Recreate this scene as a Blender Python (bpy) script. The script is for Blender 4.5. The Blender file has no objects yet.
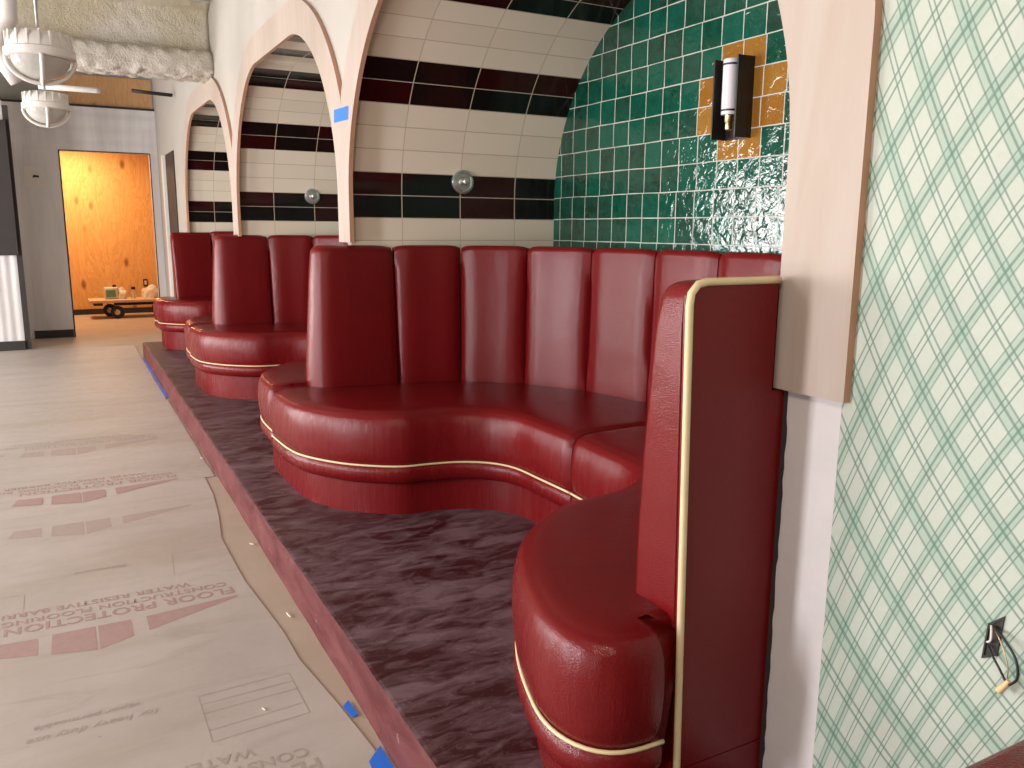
import bpy, bmesh, math, random
from mathutils import Vector, Matrix, noise
random.seed(7)
PI = math.pi
sc = bpy.context.scene
C = sc.collection

# ------------------------------------------------------------------ node helper
class N:
    def __init__(s, name, base=(0.8, 0.8, 0.8), rough=0.5, spec=0.5, metal=0.0, coat=0.0):
        s.mat = bpy.data.materials.new(name); s.mat.use_nodes = True
        s.nt = s.mat.node_tree; s.b = s.nt.nodes['Principled BSDF']
        s.b.inputs['Base Color'].default_value = (*base, 1)
        s.b.inputs['Roughness'].default_value = rough
        s.b.inputs['Specular IOR Level'].default_value = spec
        s.b.inputs['Metallic'].default_value = metal
        s.b.inputs['Coat Weight'].default_value = coat
    def n(s, t, **kw):
        nd = s.nt.nodes.new(t)
        for k, v in kw.items(): setattr(nd, k, v)
        return nd
    def link(s, a, b): s.nt.links.new(a, b)
    def put(s, sock, v):
        if hasattr(v, 'links') or isinstance(v, bpy.types.NodeSocket): s.link(v, sock)
        else: sock.default_value = v
    def m(s, op, a, b=None, c=None, clamp=False):
        nd = s.n('ShaderNodeMath', operation=op); nd.use_clamp = clamp
        s.put(nd.inputs[0], a)
        if b is not None: s.put(nd.inputs[1], b)
        if c is not None: s.put(nd.inputs[2], c)
        return nd.outputs[0]
    def mix(s, f, a, b):
        nd = s.n('ShaderNodeMix', data_type='RGBA')
        s.put(nd.inputs[0], f)
        for i, v in ((6, a), (7, b)):
            if isinstance(v, tuple) and len(v) == 3: v = (*v, 1)
            s.put(nd.inputs[i], v)
        return nd.outputs[2]
    def xyz(s, kind='Object'):
        tc = s.n('ShaderNodeTexCoord'); sp = s.n('ShaderNodeSeparateXYZ')
        s.link(tc.outputs[kind], sp.inputs[0]); s.co = tc.outputs[kind]
        return sp.outputs
    def geo(s):
        g = s.n('ShaderNodeNewGeometry'); sp = s.n('ShaderNodeSeparateXYZ')
        s.link(g.outputs['Position'], sp.inputs[0]); s.co = g.outputs['Position']
        return sp.outputs
    def comb(s, x, y, z=0.0):
        nd = s.n('ShaderNodeCombineXYZ')
        for i, v in enumerate((x, y, z)): s.put(nd.inputs[i], v)
        return nd.outputs[0]
    def noise(s, scale, detail=3, rough=0.5, vec=None, dist=0.0):
        nd = s.n('ShaderNodeTexNoise'); nd.inputs['Scale'].default_value = scale
        nd.inputs['Detail'].default_value = detail; nd.inputs['Roughness'].default_value = rough
        nd.inputs['Distortion'].default_value = dist
        s.link(vec if vec is not None else s.co, nd.inputs['Vector'])
        return nd.outputs[0]
    def vor(s, scale, vec=None, feature='F1'):
        nd = s.n('ShaderNodeTexVoronoi', feature=feature); nd.inputs['Scale'].default_value = scale
        s.link(vec if vec is not None else s.co, nd.inputs['Vector'])
        return nd.outputs[0]
    def white(s, vec):
        nd = s.n('ShaderNodeTexWhiteNoise', noise_dimensions='3D'); s.link(vec, nd.inputs['Vector'])
        return nd.outputs[0]
    def mapv(s, sx, sy, sz):
        nd = s.n('ShaderNodeVectorMath', operation='MULTIPLY'); s.link(s.co, nd.inputs[0])
        nd.inputs[1].default_value = (sx, sy, sz); return nd.outputs[0]
    def rng(s, v, a, b, c=0.0, d=1.0):
        nd = s.n('ShaderNodeMapRange'); s.put(nd.inputs[0], v)
        for i, q in enumerate((a, b, c, d)): s.put(nd.inputs[1 + i], q)
        return nd.outputs[0]
    def color(s, v): s.put(s.b.inputs['Base Color'], v); return s
    def rough(s, v): s.put(s.b.inputs['Roughness'], v); return s
    def bump(s, h, strength=0.3, dist=0.01):
        nd = s.n('ShaderNodeBump'); nd.inputs['Strength'].default_value = strength
        nd.inputs['Distance'].default_value = dist; s.link(h, nd.inputs['Height'])
        s.link(nd.outputs[0], s.b.inputs['Normal']); return s

def simple(name, base, rough=0.5, var=0.12, scale=8, bump=0.0, metal=0.0, spec=0.5, coat=0.0):
    k = N(name, base, rough, spec, metal, coat); k.xyz()
    f = k.noise(scale, 4, 0.6)
    lo = tuple(c * (1 - var) for c in base); hi = tuple(min(1, c * (1 + var)) for c in base)
    k.color(k.mix(f, lo, hi))
    if bump: k.bump(k.noise(scale * 6, 3), bump, 0.004)
    return k.mat

# ------------------------------------------------------------------ materials
M = {}
def leather(name, base, streak):
    k = N(name, base, 0.21, 0.26, 0, 0.02); k.xyz()
    k.b.inputs['Coat Roughness'].default_value = 0.3
    f = k.noise(2.5, 4, 0.6)
    k.color(k.mix(f, tuple(c * 0.86 for c in base), tuple(c * 1.12 for c in base)))
    grain = k.vor(300)
    wr = k.noise(7, 3, 0.5)
    h = k.m('ADD', k.m('MULTIPLY', grain, 0.13), k.m('MULTIPLY', wr, 0.9))
    if streak:
        st = k.noise(1, 3, 0.65, k.mapv(26, 26, 0.8))
        gn = k.n('ShaderNodeNewGeometry'); sp2 = k.n('ShaderNodeSeparateXYZ'); k.link(gn.outputs['True Normal'], sp2.inputs[0])
        side = k.rng(k.m('ABSOLUTE', sp2.outputs[2]), 0.25, 0.7, 1.0, 0.0)
        h = k.m('ADD', h, k.m('MULTIPLY', k.m('MULTIPLY', st, side), streak * 1.4))
        k.rough(k.rng(k.m('MULTIPLY', st, side), 0.3, 0.7, 0.20, 0.34))
    k.bump(h, 0.35, 0.012)
    return k.mat
M['leather'] = leather('oxblood leather', (0.148, 0.0055, 0.0070), 0.0)
M['leather_seat'] = leather('oxblood leather stretched', (0.148, 0.0055, 0.0070), 0.35)
M['piping'] = simple('cream piping', (0.72, 0.58, 0.34), 0.45, 0.08, 30)
M['plaster'] = simple('white plaster', (0.44, 0.405, 0.36), 0.75, 0.05, 3, 0.15)
M['drywall'] = simple('bare drywall compound', (0.60, 0.56, 0.55), 0.8, 0.08, 9, 0.35)
M['grey_wall'] = simple('grey framing wall', (0.25, 0.22, 0.2), 0.8, 0.1, 5)
M['ceiling'] = simple('dark open ceiling', (0.30, 0.28, 0.25), 0.9, 0.2, 4)
M['white_metal'] = simple('white painted metal', (0.68, 0.65, 0.60), 0.45, 0.06, 14)
M['black_metal'] = simple('black metal', (0.018, 0.014, 0.012), 0.4, 0.15, 14)
M['brass'] = simple('brass', (0.55, 0.40, 0.2), 0.35, 0.1, 20, 0, 1.0)
M['chrome'] = simple('brushed nickel', (0.72, 0.72, 0.72), 0.38, 0.05, 30, 0, 1.0)
M['tube'] = simple('opal glass tube', (0.80, 0.78, 0.84), 0.25, 0.03, 9)
M['blue_tape'] = simple('blue painter tape', (0.02, 0.16, 0.72), 0.6, 0.1, 30)
M['dark_trim'] = simple('dark brown trim', (0.03, 0.023, 0.021), 0.7, 0.2, 9)
M['rubber'] = simple('black rubber', (0.015, 0.014, 0.013), 0.6, 0.1, 20)
M['pvc'] = simple('white pipe', (0.66, 0.63, 0.60), 0.5, 0.06, 10)
M['plastic'] = simple('milky plastic', (0.62, 0.6, 0.5), 0.4, 0.08, 10)
M['green_label'] = simple('green label', (0.12, 0.30, 0.22), 0.5, 0.2, 40)
M['cart_wood'] = simple('pale cart deck', (0.62, 0.45, 0.28), 0.6, 0.2, 10)
M['paper'] = simple('crumpled paper', (0.75, 0.68, 0.58), 0.8, 0.1, 12)
M['wire_black'] = simple('black wire sheath', (0.01, 0.012, 0.012), 0.5, 0.1, 20)
M['wire_white'] = simple('white wire sheath', (0.7, 0.66, 0.58), 0.5, 0.1, 20)
M['wire_nut'] = simple('tan wire nut', (0.70, 0.48, 0.24), 0.5, 0.1, 20)
M['daylight_glass'] = None

def birch(name, base, edge=False):
    k = N(name, base, 0.6); k.geo()
    g = k.noise(1, 4, 0.6, k.mapv(9, 9, 1.3), 1.2)
    g2 = k.noise(1, 2, 0.5, k.mapv(60, 60, 3))
    f = k.m('ADD', k.m('MULTIPLY', g, 0.8), k.m('MULTIPLY', g2, 0.2))
    k.color(k.mix(k.rng(f, 0.3, 0.7), tuple(c * d for c, d in zip(base, (0.90, 0.84, 0.78))), base))
    k.bump(g2, 0.1, 0.002); return k.mat
M['birch'] = birch('birch plywood face', (0.46, 0.385, 0.335))
M['birch_edge'] = birch('birch plywood cut edge', (0.55, 0.30, 0.20))

def plywood(name, c0, c1, knot):
    k = N(name, c0, 0.65); k.geo()
    d = k.noise(1, 4, 0.6, k.mapv(1, 2.6, 0.5), 2.2)
    rings = k.m('FRACT', k.m('MULTIPLY', d, 9.0))
    col = k.mix(k.m('MULTIPLY', rings, 0.8), c0, c1)
    fine = k.noise(1, 3, 0.6, k.mapv(1, 60, 3))
    col = k.mix(k.m('MULTIPLY', fine, 0.3), col, c1)
    kv = k.n('ShaderNodeTexVoronoi', feature='F1'); kv.inputs['Scale'].default_value = 1
    k.link(k.mapv(1, 3.6, 1.7), kv.inputs['Vector'])
    kn = k.rng(kv.outputs[0], 0.07, 0.20, 1.0, 0.0)
    k.color(k.mix(kn, col, knot)); return k.mat
M['ply'] = plywood('pine plywood', (0.85, 0.50, 0.20), (0.66, 0.32, 0.09), (0.30, 0.12, 0.04))
M['ply2'] = plywood('pine plywood pale', (0.62, 0.36, 0.17), (0.48, 0.24, 0.09), (0.25, 0.11, 0.04))

# vault tiles (UV: u = metres into niche, v = metres along the section above the first dark row)
def vault_mat():
    k = N('striped vault tile', (0.8, 0.7, 0.6), 0.12, 0.5); uv = k.xyz('UV')
    T = 0.1285; W = 0.375
    vr = k.m('DIVIDE', uv[1], T); row = k.m('FLOOR', vr)
    ur = k.m('DIVIDE', k.m('SUBTRACT', uv[0], 0.31), W); colm = k.m('FLOOR', ur)
    r5 = k.m('FLOORED_MODULO', row, 5.0)
    dark = k.m('LESS_THAN', r5, 1.5)
    fv = k.m('FRACT', vr); fu = k.m('FRACT', ur)
    dv = k.m('MULTIPLY', k.m('MINIMUM', fv, k.m('SUBTRACT', 1.0, fv)), T)
    du = k.m('MULTIPLY', k.m('MINIMUM', fu, k.m('SUBTRACT', 1.0, fu)), W)
    gv = k.m('LESS_THAN', dv, 0.0022); gu = k.m('LESS_THAN', du, 0.0028)
    rnd = k.white(k.comb(row, colm, 3.3))
    rnd2 = k.white(k.comb(row, colm, 8.1))
    speck = k.rng(k.noise(60, 4, 0.7), 0.62, 0.78)
    dk = k.mix(k.m('GREATER_THAN', rnd, 0.5), (0.008, 0.007, 0.006), (0.030, 0.0035, 0.004))
    dk = k.mix(k.m('MULTIPLY', speck, k.m('MULTIPLY', rnd2, 0.22)), dk, (0.22, 0.16, 0.10))
    cr = k.mix(rnd, (0.82, 0.73, 0.59), (0.88, 0.79, 0.65))
    tile = k.mix(dark, cr, dk)
    gcol_v = k.mix(dark, (0.50, 0.42, 0.32), (0.55, 0.48, 0.42))
    col = k.mix(gv, tile, gcol_v); col = k.mix(gu, col, (0.60, 0.50, 0.38))
    g = k.m('MAXIMUM', gv, gu)
    k.color(col); k.rough(k.rng(g, 0, 1, 0.13, 0.8))
    h = k.m('ADD', k.m('MULTIPLY', k.noise(5, 2), 0.5), k.m('MULTIPLY', g, -0.25))
    k.bump(h, 0.25, 0.01); return k.mat
M['vault'] = vault_mat()

def zellige():
    k = N('green zellige', (0.02, 0.15, 0.1), 0.07, 0.6); p = k.geo()
    u0 = k.m('DIVIDE', k.m('ADD', p[0], 3.025), 0.1415)
    v0 = k.m('DIVIDE', k.m('SUBTRACT', p[2], 2.357), 0.1325)
    wob = k.noise(2.2, 2)
    v1 = k.m('ADD', v0, k.m('MULTIPLY', k.m('SUBTRACT', wob, 0.5), 0.10))
    row = k.m('FLOOR', v1)
    jit = k.m('MULTIPLY', k.m('SUBTRACT', k.white(k.comb(row, 1.7, 0.3)), 0.5), 0.16)
    u1 = k.m('ADD', u0, jit)
    col_ = k.m('FLOOR', u1)
    fu = k.m('FRACT', u1); fv = k.m('FRACT', v1)
    du = k.m('MINIMUM', fu, k.m('SUBTRACT', 1.0, fu)); dv = k.m('MINIMUM', fv, k.m('SUBTRACT', 1.0, fv))
    wv = k.m('ADD', 0.006, k.m('MULTIPLY', k.noise(9, 2), 0.026))
    grout = k.m('MAXIMUM', k.m('LESS_THAN', du, wv), k.m('LESS_THAN', dv, wv))
    r1 = k.white(k.comb(row, col_, 1.0)); r2 = k.white(k.comb(row, col_, 5.0)); r3 = k.white(k.comb(row, col_, 9.0))
    cloud = k.noise(14, 4, 0.6)
    g = k.mix(r1, (0.003, 0.046, 0.024), (0.007, 0.088, 0.055))
    g = k.mix(k.m('MULTIPLY', k.m('GREATER_THAN', r2, 0.66), 0.7), g, (0.016, 0.038, 0.024))
    g = k.mix(k.m('MULTIPLY', k.rng(cloud, 0.35, 0.75), 0.5), g, (0.010, 0.13, 0.09))
    o = k.mix(r1, (0.28, 0.115, 0.010), (0.33, 0.165, 0.025))
    o = k.mix(k.m('MULTIPLY', cloud, 0.5), o, (0.30, 0.12, 0.03))
    def isin(v, a, b): return k.m('MULTIPLY', k.m('GREATER_THAN', v, a - 0.5), k.m('LESS_THAN', v, b + 0.5))
    plus = k.m('MAXIMUM', k.m('MULTIPLY', isin(col_, -1, 0), isin(row, -3, 0)),
               k.m('MULTIPLY', isin(col_, -2, 1), isin(row, -2, -1)))
    # the ochre plus stands only round the sconce in the nearest niche
    tile = k.mix(plus, g, o)
    k.color(k.mix(grout, tile, (0.55, 0.56, 0.50)))
    k.rough(k.rng(grout, 0, 1, 0.06, 0.7))
    tilt = k.m('ADD', k.m('MULTIPLY', fu, k.m('MULTIPLY', k.m('SUBTRACT', r2, 0.5), 0.55)),
               k.m('MULTIPLY', fv, k.m('MULTIPLY', k.m('SUBTRACT', r3, 0.5), 0.55)))
    hw = k.noise(17, 3, 0.55, None, 0.8)
    h = k.m('ADD', k.m('ADD', tilt, k.m('MULTIPLY', hw, 0.9)), k.m('MULTIPLY', grout, -0.15))
    k.bump(h, 0.6, 0.010); return k.mat
M['zellige'] = zellige()

def wallpaper():
    k = N('green plaid wallpaper', (0.8, 0.8, 0.75), 0.6); p = k.geo()
    a = k.m('ADD', p[0], 1.03); b = k.m('SUBTRACT', p[2], 1.35); ab = k.m('MULTIPLY', a, b); bb = k.m('MULTIPLY', b, b)
    # the paper is hung with a slight bend, so the two line families turn a little with height
    def fam(c): return k.m('MULTIPLY_ADD', ab, c[4], k.m('MULTIPLY_ADD', bb, c[3], k.m('MULTIPLY_ADD', b, c[2], k.m('MULTIPLY_ADD', a, c[1], c[0]))))
    P = fam((-0.1442, 9.0207, -4.5757, 0.0319, -4.8825)); Q = fam((-1.1483, -6.2927, -4.2282, 0.1378, -4.1309))
    base = k.mix(k.noise(0.8, 2), (0.40, 0.44, 0.37), (0.45, 0.48, 0.415))
    tex = k.noise(90, 2)
    def dist(t, c): 
        f = k.m('FRACT', k.m('ADD', t, 0.5 - c)); return k.m('ABSOLUTE', k.m('SUBTRACT', f, 0.5))
    def band(t, c, w, soft, alpha):
        return k.m('MULTIPLY', k.rng(dist(t, c), w, w + soft, 1.0, 0.0), alpha)
    col = base
    for t in (P, Q):
        wide = band(t, 0.0, 0.08, 0.08, 0.5)
        col = k.mix(wide, col, (0.20, 0.335, 0.25))
    for t, cs in ((P, ((-0.125, .009, .65), (0.0, .018, .75), (0.115, .010, .6), (0.42, .010, .75), (0.53, .010, .75))),
                  (Q, ((-0.12, .010, .7), (-0.02, .015, .75), (0.115, .010, .65), (0.43, .010, .75), (0.53, .010, .75)))):
        for c, w, al in cs:
            col = k.mix(band(t, c, w, 0.012, al), col, (0.052, 0.130, 0.086))
    col = k.mix(k.m('MULTIPLY', tex, 0.12), col, (0.75, 0.78, 0.7))
    k.color(col); k.bump(tex, 0.05, 0.001); return k.mat
M['wallpaper'] = wallpaper()

def platform_mats():
    k = N('dusty burgundy platform', (0.1, 0.03, 0.04), 0.55); k.geo()
    n1 = k.noise(1, 6, 0.68, k.mapv(16, 6.0, 8), 0.7)
    n2 = k.noise(1, 4, 0.6, k.mapv(4.0, 1.6, 1), 0.6)
    n3 = k.noise(46, 4, 0.7)
    f = k.m('ADD', k.m('MULTIPLY', n1, 0.62), k.m('MULTIPLY', n2, 0.38))
    c = k.mix(k.rng(f, 0.43, 0.60), (0.040, 0.0035, 0.007), (0.165, 0.092, 0.108))
    c = k.mix(k.m('MULTIPLY', k.rng(n3, 0.6, 0.8), 0.35), c, (0.34, 0.26, 0.27))
    sp = k.rng(k.noise(3.2, 6, 0.75), 0.70, 0.74)
    c = k.mix(k.m('MULTIPLY', sp, 0.7), c, (0.42, 0.34, 0.30))
    k.color(c); k.rough(k.rng(f, 0.4, 0.6, 0.38, 0.7)); k.bump(n1, 0.25, 0.006)
    M['platform'] = k.mat
    k = N('platform riser', (0.3, 0.1, 0.1), 0.75, 0.25); k.geo()
    n1 = k.noise(1, 5, 0.65, k.mapv(3, 9, 9), 0.8)
    c = k.mix(k.rng(n1, 0.35, 0.7), (0.095, 0.017, 0.019), (0.165, 0.052, 0.050))
    c = k.mix(k.rng(k.noise(11, 5, 0.7), 0.66, 0.75, 0, 0.6), c, (0.55, 0.42, 0.38))
    k.color(c); M['riser'] = k.mat
platform_mats()

def board_mat():
    k = N('floor protection board', (0.5, 0.43, 0.37), 0.55); k.geo()
    n1 = k.noise(0.9, 4, 0.6, None, 0.6); n2 = k.noise(14, 5, 0.7); n3 = k.noise(1, 4, 0.6, k.mapv(2.6, 0.5, 1), 0.5)
    c = k.mix(k.rng(n1, 0.3, 0.7), (0.395, 0.335, 0.30), (0.485, 0.42, 0.385))
    c = k.mix(k.rng(n3, 0.50, 0.66, 0, 0.55), c, (0.36, 0.29, 0.23))
    n4 = k.noise(1, 5, 0.7, k.mapv(7, 1.2, 1), 0.8)
    c = k.mix(k.rng(n4, 0.56, 0.72, 0, 0.45), c, (0.30, 0.24, 0.21))
    c = k.mix(k.rng(k.noise(22, 6, 0.8), 0.66, 0.72, 0, 0.5), c, (0.26, 0.2, 0.17))
    c = k.mix(k.rng(n2, 0.62, 0.8, 0, 0.35), c, (0.30, 0.24, 0.2))
    c = k.mix(k.rng(k.vor(5.0), 0.0, 0.035, 0.5, 0), c, (0.16, 0.11, 0.08))
    k.color(c); k.rough(k.rng(n2, 0.3, 0.7, 0.42, 0.62)); k.bump(k.m('ADD', n2, k.m('MULTIPLY', n3, 2)), 0.2, 0.004)
    return k.mat
M['board'] = board_mat()
M['floor'] = simple('bare sub floor', (0.42, 0.33, 0.26), 0.6, 0.15, 3, 0.1)
M['ink'] = simple('faded red print', (0.37, 0.235, 0.215), 0.6, 0.12, 30)
M['ink_faint'] = simple('faint grey print', (0.375, 0.295, 0.26), 0.6, 0.12, 30)

def ribbed():
    k = N('white fluted wall sheet', (0.5, 0.49, 0.48), 0.5); k.geo()
    n = k.noise(1, 4, 0.6, k.mapv(1, 5, 0.45), 0.3)
    k.color(k.mix(k.rng(n, 0.35, 0.7), (0.58, 0.56, 0.56), (0.74, 0.72, 0.72)))
    k.rough(0.35); return k.mat
M['sheet'] = ribbed()

def foam():
    k = N('sprayed fireproofing', (0.6, 0.55, 0.45), 0.95); k.geo()
    n = k.noise(0.9, 2, 0.5); n2 = k.noise(40, 4, 0.7)
    c = k.mix(k.rng(n, 0.42, 0.6), (0.62, 0.57, 0.50), (0.50, 0.43, 0.29))
    c = k.mix(k.m('MULTIPLY', n2, 0.4), c, (0.72, 0.68, 0.6))
    k.color(c); k.bump(n2, 0.8, 0.03); return k.mat
M['foam'] = foam()

def glassy():
    k = N('ribbed lamp glass', (0.62, 0.60, 0.55), 0.15, 0.5); k.xyz()
    k.b.inputs['Transmission Weight'].default_value = 0.35
    k.b.inputs['IOR'].default_value = 1.2
    k.bump(k.noise(22, 2), 0.4, 0.01); return k.mat
M['glass'] = glassy()

# ------------------------------------------------------------------ object helpers
def mk(name, verts, faces, mat=None, parent=None, smooth=False, sharp=None, mats=None, fm=None):
    me = bpy.data.meshes.new(name)
    me.from_pydata([tuple(v) for v in verts], [], faces)
    if mats:
        for x in mats: me.materials.append(x)
        for i, p in enumerate(me.polygons): p.material_index = fm[i]
    elif mat: me.materials.append(mat)
    bm = bmesh.new(); bm.from_mesh(me); bmesh.ops.recalc_face_normals(bm, faces=bm.faces); bm.to_mesh(me); bm.free()
    if smooth:
        for p in me.polygons: p.use_smooth = True
        if sharp: me.set_sharp_from_angle(angle=math.radians(sharp))
    o = bpy.data.objects.new(name, me); C.objects.link(o)
    if parent: o.parent = parent
    return o

def tag(o, label=None, cat=None, group=None, kind=None):
    if label: o['label'] = label
    if cat: o['category'] = cat
    if group: o['group'] = group
    if kind: o['kind'] = kind
    return o
def empty(name, loc, label=None, cat=None, group=None):
    o = bpy.data.objects.new(name, None); o.location = loc; o.empty_display_size = 0.1; C.objects.link(o)
    return tag(o, label, cat, group)
def struct(o): o['kind'] = 'structure'; return o

class G:   # geometry collector (world or local coordinates)
    def __init__(s): s.v = []; s.f = []
    def add(s, vs, fs):
        b = len(s.v); s.v += [Vector(v) for v in vs]; s.f += [tuple(i + b for i in f) for f in fs]; return s
    def box(s, x0, x1, y0, y1, z0, z1):
        return s.add([(x, y, z) for z in (z0, z1) for y in (y0, y1) for x in (x0, x1)],
                     [(0, 2, 3, 1), (4, 5, 7, 6), (0, 1, 5, 4), (2, 6, 7, 3), (0, 4, 6, 2), (1, 3, 7, 5)])
    def rbox(s, x0, x1, y0, y1, z0, z1, r=0.01, seg=2):
        bm = bmesh.new(); bmesh.ops.create_cube(bm, size=1)
        for v in bm.verts: v.co = Vector((x0 + (v.co.x + .5) * (x1 - x0), y0 + (v.co.y + .5) * (y1 - y0), z0 + (v.co.z + .5) * (z1 - z0)))
        bmesh.ops.bevel(bm, geom=list(bm.edges), offset=r, segments=seg, profile=0.5, affect='EDGES')
        bm.verts.ensure_lookup_table(); bm.verts.index_update()
        s.add([v.co for v in bm.verts], [tuple(v.index for v in f.verts) for f in bm.faces]); bm.free(); return s
    def lathe(s, prof, seg=32, M_=None):
        vs = []; fs = []; n = len(prof)
        for i in range(seg):
            a = 2 * PI * i / seg
            for r, z in prof: vs.append(Vector((r * math.cos(a), r * math.sin(a), z)))
        for i in range(seg):
            j = (i + 1) % seg
            for q in range(n - 1): fs.append((i * n + q, j * n + q, j * n + q + 1, i * n + q + 1))
        if M_: vs = [M_ @ v for v in vs]
        return s.add(vs, fs)
    def tube(s, pts, r, seg=10, cap=True):
        pts = [Vector(p) for p in pts]; n = len(pts); vs = []; fs = []
        up = None
        for i, p in enumerate(pts):
            t = (pts[min(i + 1, n - 1)] - pts[max(i - 1, 0)]).normalized()
            if up is None:
                up = t.orthogonal().normalized()
            up = (up - t * up.dot(t)).normalized(); bt = t.cross(up)
            rr = r(i / (n - 1)) if callable(r) else r
            for k in range(seg):
                a = 2 * PI * k / seg; vs.append(p + (up * math.cos(a) + bt * math.sin(a)) * rr)
        for i in range(n - 1):
            for k in range(seg):
                l = (k + 1) % seg; fs.append((i * seg + k, i * seg + l, (i + 1) * seg + l, (i + 1) * seg + k))
        if cap: fs += [tuple(range(seg)), tuple(range((n - 1) * seg, n * seg))]
        return s.add(vs, fs)
    def obj(s, name, mat, parent=None, smooth=False, sharp=None):
        vs = s.v
        if parent is not None: vs = [v - parent.location for v in vs]
        return mk(name, vs, s.f, mat, parent, smooth, sharp)

def catmull(P, n):
    P = [Vector(p) for p in P]; out = []
    for i in range(len(P) - 1):
        p0 = P[max(i - 1, 0)]; p1 = P[i]; p2 = P[i + 1]; p3 = P[min(i + 2, len(P) - 1)]
        for k in range(12):
            t = k / 12
            out.append(0.5 * ((2 * p1) + (p2 - p0) * t + (2 * p0 - 5 * p1 + 4 * p2 - p3) * t * t + (-p0 + 3 * p1 - 3 * p2 + p3) * t ** 3))
    out.append(P[-1]); return resample(out, n)
def resample(P, n):
    L = [0]
    for a, b in zip(P, P[1:]): L.append(L[-1] + (b - a).length)
    out = []; j = 0
    for i in range(n):
        s = L[-1] * i / (n - 1)
        while j < len(P) - 2 and L[j + 1] < s: j += 1
        d = L[j + 1] - L[j]; t = (s - L[j]) / d if d > 1e-9 else 0
        out.append(P[j].lerp(P[j + 1], min(max(t, 0), 1)))
    return out
def plen(P): return sum((b - a).length for a, b in zip(P, P[1:]))
def normals(P, side=1):
    out = []
    for i in range(len(P)):
        t = P[min(i + 1, len(P) - 1)] - P[max(i - 1, 0)]
        n = Vector((t.y, -t.x)); n.normalize(); out.append(n * side)
    return out

# ------------------------------------------------------------------ niche geometry
ZC = 1.82; NP = 1.9; BASE_Z = 1.69; FLAT = 0.52
NICHES = [dict(c=-3.003, a=1.602, l=-4.705, r=-1.198), dict(c=-6.315, a=1.505, l=-7.925, r=-4.705), dict(c=-9.55, a=1.49, l=-11.30, r=-7.925)]
DEPTH = 1.35
def arch(c, a, b, zlow, n=40, clampl=None, clampr=None):
    def cl(x): return x if clampl is None else min(max(x, clampl), clampr)
    half = []
    for i in range(n + 1):
        t = PI / 2 * i / n
        half.append((FLAT + (a - FLAT) * math.cos(t) ** (2 / NP), ZC + b * math.sin(t) ** (2 / NP)))
    pts = [(cl(c + a), zlow)] + [(cl(c + u), z) for u, z in half] + [(cl(c - u), z) for u, z in half[::-1]] + [(cl(c - a), zlow)]
    return pts
def rs2(pts, n):
    return [(p.x, p.y) for p in resample([Vector(p) for p in pts], n)]

for i, nc in enumerate(NICHES):
    c, a = nc['c'], nc['a'] + 0.057
    prof = rs2(arch(c, a, 1.10, 1.42, 60), 120)
    verts = []; faces = []; uvs = []
    L = 0; acc = []
    for q, p in enumerate(prof):
        if q: L += math.dist(prof[q - 1], p)
        acc.append(L)
    tot = L
    for q, p in enumerate(prof):
        verts += [(p[0], 0, p[1]), (p[0], DEPTH, p[1])]
        s = min(acc[q], tot - acc[q]) - (BASE_Z - 1.42)
        uvs += [(0.0, s), (DEPTH, s)]
    for q in range(len(prof) - 1): faces.append((2 * q, 2 * q + 1, 2 * q + 3, 2 * q + 2))
    o = mk('ceiling_vault', verts, faces, M['vault'], None, True)
    uvl = o.data.uv_layers.new(name='UVMap')
    for lp in o.data.loops: uvl.data[lp.index].uv = uvs[lp.vertex_index]
    struct(o)
    # green back wall, thick slab
    g = G(); n = len(prof)
    vs = [(x, DEPTH, z) for x, z in prof] + [(x, DEPTH + .05, z) for x, z in prof]
    g.add(vs, [tuple(range(n)), tuple(range(n, 2 * n))])
    struct(g.obj('wall_back', M['zellige']))
    # lower niche walls hidden by the booth
    a += .03; g = G(); g.box(c - a - .05, c - a, 0.0, DEPTH + .05, 0.0, 1.42); g.box(c + a, c + a + .05, 0.0, DEPTH + .05, 0, 1.42)
    g.box(c - a, c + a, DEPTH, DEPTH + .05, 0, 1.42)
    struct(g.obj('wall_back', M['grey_wall']))

# arcade wall plane (Y=0) with arched holes
TOP = 3.95
def arcade():
    vs = []; fs = []
    def quad(x0, x1, z0, z1):
        b = len(vs); vs.extend([(x0, 0, z0), (x1, 0, z0), (x1, 0, z1), (x0, 0, z1)]); fs.append((b, b + 1, b + 2, b + 3))
    for i, nc in enumerate(NICHES):
        c, a = nc['c'], nc['a'] + 0.057
        l = nc['l']; r = nc['r'] if i else -1.22
        if i == 2: l = -14.0
        pr = rs2(arch(c, a, 1.10, 1.42, 60), 120)
        quad(l, c - a, 0, TOP)
        quad(c + a, r, 0, TOP)
        for p, q in zip(pr, pr[1:]):
            if abs(p[0] - q[0]) < 1e-6: continue
            b = len(vs); vs.extend([(q[0], 0, q[1]), (p[0], 0, p[1]), (p[0], 0, TOP), (q[0], 0, TOP)]); fs.append((b, b + 1, b + 2, b + 3))
    return mk('wall_right', vs, fs, M['plaster'])
struct(arcade())
g = G(); g.box(-1.374, -1.22, -0.004, 0.0, 0.0, 1.45)
struct(g.obj('trim_1', M['drywall']))
g = G(); rj = random.Random(3)
vs = []; 
zz = [0.0 + i * 1.3 / 40 for i in range(41)]
for z in zz: vs += [(-1.392, -0.0055, z), (-1.371 + rj.uniform(-.004, .003), -0.0055, z)]
g.add(vs, [(2 * i, 2 * i + 1, 2 * i + 3, 2 * i + 2) for i in range(40)])
struct(g.obj('gap_shade', M['dark_trim']))  # dark strip paints in the shade of the gap beside the booth panel
g = G(); g.box(-1.218, 3.2, -0.006, 0.05, 0.0, TOP)
struct(g.obj('wall_right', M['wallpaper']))

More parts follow.
